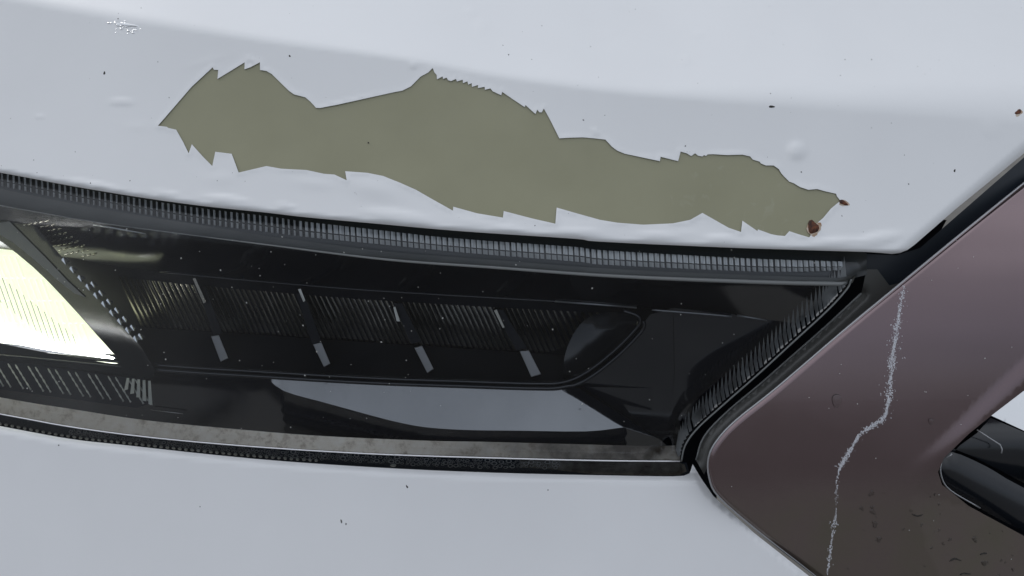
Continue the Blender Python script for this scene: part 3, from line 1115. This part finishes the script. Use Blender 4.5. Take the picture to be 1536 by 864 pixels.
# rows of pillow optics on the roof beside the lamp
pil = []
for r_ in range(9):
    for c_ in range(5):
        px_, py_ = 36 + r_ * 9 + c_ * 8.5, 338 + r_ * 6.2 - c_ * 1.6
        if float(yb(px_)) + 3 < py_ < float(yl(px_)) - 3:
            pil.append(lump(px_, py_, 4.0, 1.5, .7, lambda x, y: roof_e(x, y) - .2, 8, 3, -.5, .2, .1))
link('pillow_optic', merge(pil), M['rib'], head, kind='stuff')
link('bezel_edge', bead([(140, 337.5), (165, 341), (190, 345.5), (218, 350.5)], [.3, .5, .5, .25], lambda x, y: roof_e(x, y) - 2.5, 6), M['toothwhite'], head)  # pale cord added as a glint along the roof
# zigzag chrome edge beside the frame
za = np.array([(92, 390), (211, 520)], float)
for i in range(10):
    t0, t1 = i / 10, (i + 1) / 10
    p0 = za[0] + (za[1] - za[0]) * t0
    p1 = za[0] + (za[1] - za[0]) * t1
    dv = p1 - p0
    n_ = np.array([.73, -.68])
    e0 = float(lens_e(p0[0], p0[1])) + 15
    for q, (lo_, w_) in enumerate(((0.0, 8.5), (8.5, 6.5)) if 2 < i else ((0.0, 8.5),)):
        a_ = p0 + n_ * lo_ + dv * .12 * q
        # a leaf: rounded top facet and a darker step below it
        leaf = [a_, a_ + n_ * w_ * .55 - dv * .05, a_ + n_ * w_ + dv * .3, a_ + n_ * w_ * .95 + dv * .62, a_ + n_ * w_ * .5 + dv * .42, a_ + dv * .55]
        link('chrome_tooth', prism(leaf, [e0 + .5, e0 + .6, e0 + .6, e0 + .3, e0, e0 + .2], e0 + 6), M['chrome'], head)

# lower ribbed reflector under the frame
LOWR = [(-420, 498), (0, 541), (120, 556), (170, 564), (216, 567), (230, 604), (205, 612), (0, 584), (-420, 530)]
low_e = lambda x, y: H(x) + 4 + LG * (np.asarray(y) - ye(x)) + 18 - .1 * (np.asarray(y) - 560)
link('lower_reflector', panel(LOWR, low_e, 10, wall=3), M['matte'], head)
for i in range(-12, 7):
    for j in (0, 1):
        x0 = 12 + i * 30 + j * 11
        y0 = 541 + x0 * .125 + 3
        ln = 40
        for k in range(1):
            pts = [(x0 + q * 4.2 * .62, y0 + q * 4.2) for q in range(10)]
            rr = [.35 + .35 * (q % 2) for q in range(10)]
            link('reflector_rib', bead(pts, rr, lambda x, y: low_e(x, y) - .2, 6), M['cream'], head)
for i in range(5):
    x0 = 190 + i * 8
    poly = [(x0, 567 + i), (x0 + 4, 567 + i), (x0 + 4 - 2 + i * 1.2, 584 + i * 6), (x0 - 4 + i * 1.2, 586 + i * 5)]
    e0 = float(low_e(x0, 580)) - 1
    link('prism_bar', prism(poly, [e0, e0 - 1, e0 - 2, e0 - 1], e0 + 4), M['cream'], head)
link('bezel_edge', bead([(226, 614.5), (250, 617.5), (275, 620.5)], .4, lambda x, y: ledge_e(x, y) - 3, 6), M['chrome'], head)

# dust on the lens
dust = []
for i in range(170):
    x = random.uniform(20, 1250)
    y = random.uniform(330, 650)
    if not inpoly(np.array([x]), np.array([y]), np.array(lens_out))[0]:
        continue
    if x > 700 and random.random() < .5:
        continue
    r = random.choice([.5, .6, .7, .9, 1.3])
    dust.append(lump(x, y, r, r, .06, off(-.05), 6, 2, 0, .3, 0))
link('dust_speck', merge(dust), M['dust'], head, kind='stuff')

# ================================================================ bumper
def bumper_e(x, y):
    x = np.asarray(x, float)
    y = np.asarray(y, float)
    t = (y - yu(x)) * MM
    e = H(x) + 4 + .092 * (yu(x) - ye(x)) - 1.5 - np.maximum(t, 0) * beta_grad(38)
    q = np.clip((4.5 - t) / 4.5, 0, 1.5)
    e = e + 3.5 * q * q
    dd = dist_line(x, y, BUMP_R)
    q = np.clip((10 - dd) / 10, 0, 1)
    return e + 2.2 * q * q


BUMP_R = [(1036, 706), (1039, 696), (1052, 718), (1070, 744), (1132, 800), (1216, 866), (1340, 965), (1500, 1090)]
bo = [tuple(p) for p in smooth(BUMP, sub=4)] + [(1026, 713.5), (1034, 710)] + BUMP_R + [(1500, 1250), (-420, 1250)]
bumper = link('bumper', panel(bo, bumper_e, 22, wall=8, fine=(-30, 600, 1240, 890, 7)), M['bumper'], car, label='plain white bumper below the headlight')
for (x, y, rx, ry, a) in [(610.5, 730, 1.4, 3.2, -.4), (512, 782, 1.5, 3.5, -.3), (519, 786, 1.1, 2.2, .2), (88, 668, 1.2, 1.2, 0), (822, 735, 1.2, 1, 0), (300, 760, 1, 1, 0)]:
    link('dark_speck', lump(x, y, rx, ry, .2, bumper_e, 8, 3, a, .3), M['chip'] if y < 780 and x > 500 else M['greyrubber'], bumper)

# ================================================================ grille surround
TRIM_UL = [(1900, -20), (1536, 274.5), (1455, 340), (1417, 371), (1355, 422), (1270, 492), (1167, 580), (1105, 629.5), (1076, 660), (1063, 686), (1064, 716), (1079, 746), (1140, 799), (1223, 864), (1340, 957), (1500, 1085)]
TRIM_S = smooth(TRIM_UL[:4], sub=2) + smooth(TRIM_UL[4:], sub=4)
FOLD = [tuple(q) for q in smooth([(1900, 250), (1600, 490), (1536, 545), (1480, 598), (1420, 655), (1368, 700), (1350, 725), (1346, 760), (1372, 830), (1420, 950), (1500, 1085)], sub=5)]
_b = np.linspace(-200, 1300, 400)
_beta = np.interp(_b, [-200, 260, 330, 420, 520, 620, 680, 720, 864, 1300], [66, 56, 45, 28, 19, 15.5, 13.5, 10, 14, 8])
_int = np.concatenate([[0], np.cumsum(-beta_grad((_beta[1:] + _beta[:-1]) / 2) * np.diff(_b) * MM)])
_z0 = np.interp(300, _b, _int)


def trim_e(x, y):
    x = np.asarray(x, float)
    y = np.asarray(y, float)
    e = H(x) + 16 + np.interp(y, _b, _int) - _z0
    d = dist_line(x, y, TRIM_S)
    q = np.clip((8 - d) / 8, 0, 1)
    e = e + 2.4 * q * q
    # beyond the fold the surround turns in towards the grille
    df = dist_line(x, y, FOLD)
    side = np.interp(y, [p[1] for p in FOLD], [p[0] for p in FOLD])
    s = np.where(x > side, df, -df)
    e = e - 1.5 * (1 - sm(640, 745, y)) * sm(-9, 19, s) + .12 * np.clip(s - 22, 0, 1e3)
    return e


INS = [(1900, 320), (1600, 530), (1536, 586), (1485, 625), (1453, 651), (1416, 687), (1407, 708), (1413, 727), (1453, 759), (1536, 804), (1700, 880), (1900, 950)]
to = TRIM_S + [(1500, 1250), (1900, 1250)] + INS[::-1]
trim = link('grille_surround', panel(to, trim_e, 18, wall=10, fine=(1040, 240, 1560, 890, 7), lines=[inset(TRIM_S, q_) for q_ in (3, 6, 9)]), M['trim'], car, label='smoked satin V shaped surround with a white streak')
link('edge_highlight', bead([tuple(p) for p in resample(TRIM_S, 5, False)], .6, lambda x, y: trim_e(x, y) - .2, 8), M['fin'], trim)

# white residue streak
STREAK = [(1356, 428), (1352, 450), (1348, 475), (1344, 500), (1338, 545), (1335, 580), (1331, 612), (1323, 630), (1306, 640), (1291, 651), (1279, 669), (1267, 690), (1259, 704), (1255, 730), (1254, 770), (1249, 800), (1245, 830), (1241, 862)]
sp = resample(smooth(STREAK, sub=5), 1.0, False)
fl = []
for i, (x, y) in enumerate(sp):
    dens = float(np.interp(y, [428, 450, 480, 540, 600, 640, 700, 712, 760, 785, 810, 864], [1, 2.5, 7, 7, 5, 6, 6, 1.2, .8, 2.5, 2.5, 1.6]))
    wid = float(np.interp(y, [428, 480, 560, 620, 650, 700, 720, 864], [3.5, 4.5, 5.5, 4, 3.2, 3, 2, 3]))
    for k in range(np.random.default_rng(i).poisson(dens * 1.0)):
        if math.sin(y * .21) + math.sin(y * .083 + 1) + random.gauss(0, .7) < -1.9:
            continue
        xx = x + random.gauss(0, wid * .42 * (1 + .5 * math.sin(y * .13))) + (random.gauss(0, wid * 1.3) if random.random() < .07 else 0)
        yy = y + random.gauss(0, 2)
        r = random.choice([.4, .5, .6, .8, 1.0])
        fl.append(lump(xx, yy, r * random.uniform(.6, 1.1), r * random.uniform(.8, 1.6), .09, trim_e, 5, 2, random.uniform(-.5, .5), .4, 0))
link('white_streak', merge(fl), M['streak'], trim, kind='stuff', label='powdery white streak running down the surround')
sp2 = []
for i in range(38):
    x, y = random.uniform(1080, 1530), random.uniform(300, 860)
    if inpoly(np.array([x]), np.array([y]), np.array(to))[0]:
        sp2.append(lump(x, y, random.uniform(.5, 1.1), random.uniform(.5, 1.1), .08, trim_e, 6, 2, 0, .3, 0))
link('dust_speck', merge(sp2), M['dust'], trim, kind='stuff')

# ================================================================ grille
grille = link('grille', panel([(1900, 300), (1600, 510), (1536, 570), (1440, 650), (1400, 690), (1396, 720), (1440, 775), (1536, 830), (1900, 980)], lambda x, y: trim_e(1420, 700) * 0 + H(x) + 75, 40, wall=4), M['matte'], car, label='black grille behind the surround')
ge = lambda o, gx=0.0, gy=0.0: (lambda x, y: H(x) + o + gx * (np.asarray(x) - 1450) + gy * (np.asarray(y) - 700))
link('grille_bar', panel([(1420, 690), (1440, 668), (1465, 650), (1486, 627), (1536, 648), (1700, 720), (1900, 800), (1900, 880), (1700, 800), (1536, 725), (1460, 685), (1428, 672)], lambda x, y: H(x) + 52 + 9 * (dist_line(x, y, [(1425, 668), (1536, 668), (1900, 825)]) / 45) ** 2, 12, wall=8), M['gblack'], grille)
link('grille_bar', panel(smooth([(1411, 690), (1428, 678), (1480, 700), (1536, 732), (1700, 808), (1900, 890), (1900, 945), (1700, 872), (1536, 797), (1470, 763), (1425, 736), (1411, 715)], True, 3), lambda x, y: H(x) + 44 + 9 * (dist_line(x, y, [(1428, 700), (1536, 756), (1900, 912)]) / 40) ** 2, 10, wall=8), M['gblack'], grille)
link('chrome_bar', panel([(1486, 623), (1503, 605), (1536, 582), (1700, 470), (1900, 340), (1900, 800), (1700, 718), (1536, 646)], ge(56, .01, -.16), 12, wall=5), M['chrome'], grille)
link('bar_edge', bead([(1466, 645), (1484, 657), (1500, 667), (1503, 674), (1502, 680)], .5, ge(46), 6), M['fin'], grille)

link('bar_edge', bead(smooth([(1470, 762), (1425, 735), (1412, 714), (1413, 694), (1428, 681)], sub=5), .5, lambda x, y: H(x) + 46, 6), M['fin'], grille)

# ================================================================ seals and gaps
gap = [(1275, 380), (1345, 383), (1380, 372), (1536, 236), (1900, -70), (1900, -10), (1536, 280), (1455, 346), (1355, 428), (1300, 470), (1290, 445), (1310, 425), (1290, 395)]
seal = link('rubber_seal', panel(gap, lambda x, y: H(x) + 32, 14, wall=3), M['rubber'], car)
GS = [(1292, 440), (1240, 488), (1190, 532), (1140, 576), (1090, 618), (1056, 655), (1044, 690)]
GS2 = [(1352, 424), (1270, 494), (1167, 582), (1105, 631), (1076, 662), (1066, 690)]
gs_line = smooth(GS, sub=4)
link('edge_seal', panel([(1300, 404), (1316, 404), (1334, 428)] + smooth(GS2, sub=4) + [(1056, 712)] + gs_line[::-1], lambda x, y: H(x) + 24 + .09 * (np.asarray(y) - 430) + 5 * np.exp(-(dist_line(x, y, gs_line) / 8) ** 2), 6, wall=8), M['greyrubber'], seal)
link('edge_cord', bead(gs_line, .6, lambda x, y: H(x) + 27 + .09 * (np.asarray(y) - 430), 6), M['ridge'], seal)

# ================================================================ water standing on the car
def drop(x, y, rx, ry, h, depth, label, a=0.0, wob=.15):
    o = link('water_drop', lump(x, y, rx, ry, h, depth, 22, 6, a, wob, .02), M['water'])
    o['label'] = label
    o['category'] = 'water drop'
    o['group'] = 'water drops standing on the car'
    return o


drop(1255, 601, 8, 10, 1.2, trim_e, 'water drop on the smoked surround left of the white streak')
drop(1397, 632, 4, 5, 1.0, trim_e, 'small water drop on the smoked surround right of the white streak')

fd = []  # sun glint on the bonnet crease, imitated by added chrome lumps
for i in range(46):
    x = random.gauss(188, 13)
    y = 40 + (x - 188) * .17 + random.gauss(0, 4)
    r = random.choice([.5, .7, .9, 1.3])
    fd.append(lump(x, y, r * 2.2, r, r * .25, on_paint, 8, 3, .15, .2, .02))
fd.append(lump(191, 37, 17, 2.2, .5, on_paint, 16, 4, .16, .35, .02))
fd.append(lump(176, 36, 6, 1.6, .4, on_paint, 12, 3, .3, .35, .02))
o = link('sun_glint', merge(fd), M['chrome'], kind='stuff')
o['label'] = 'sun glint at the upper left of the bonnet, shaped as tiny chrome lumps'
o['category'] = 'sun glint'
# dark curls of grit and beads of water on the lower surround
for pts in ([(1368, 771), (1376, 774), (1384, 772)], [(1424, 842), (1432, 838), (1442, 841)], [(1440, 862), (1446, 860), (1456, 861)], [(1470, 832), (1475, 830), (1480, 830)]):
    n_ = len(smooth(pts, sub=4))
    link('grit_curl', bead(smooth(pts, sub=4), [.2] + [random.uniform(.3, .65) for _ in range(n_ - 2)] + [.2], lambda x, y: trim_e(x, y) - .05, 6), M['chip'], trim)
wb = []
for i in range(42):
    x, y = random.uniform(1270, 1535), random.uniform(735, 875)
    if inpoly(np.array([x]), np.array([y]), np.array(to))[0]:
        r = random.choice([1.2, 1.6, 2.2, 3.2, 4.5])
        wb.append(lump(x, y, r, r * random.uniform(.6, 1.3), r * .12, trim_e, 12, 4, random.uniform(-1, 1), .5, .02))
o = link('water_bead', merge(wb), M['water'], kind='stuff')
o['label'] = 'scattered water beads on the lower end of the smoked surround'
o['category'] = 'water'
pd = []
for i in range(120):
    x, y = random.uniform(0, 1536), random.uniform(0, 380)
    if y < float(edge_y(x)) - 8 and not inpoly(np.array([x]), np.array([y]), PEEL)[0]:
        r = random.choice([.35, .4, .5, .6, .8])
        pd.append(lump(x, y, r, r * random.uniform(.7, 1.5), .08, on_paint, 6, 2, random.uniform(-1, 1), .3, 0))
link('dust_speck', merge(pd), M['greyrubber'], bonnet, kind='stuff')
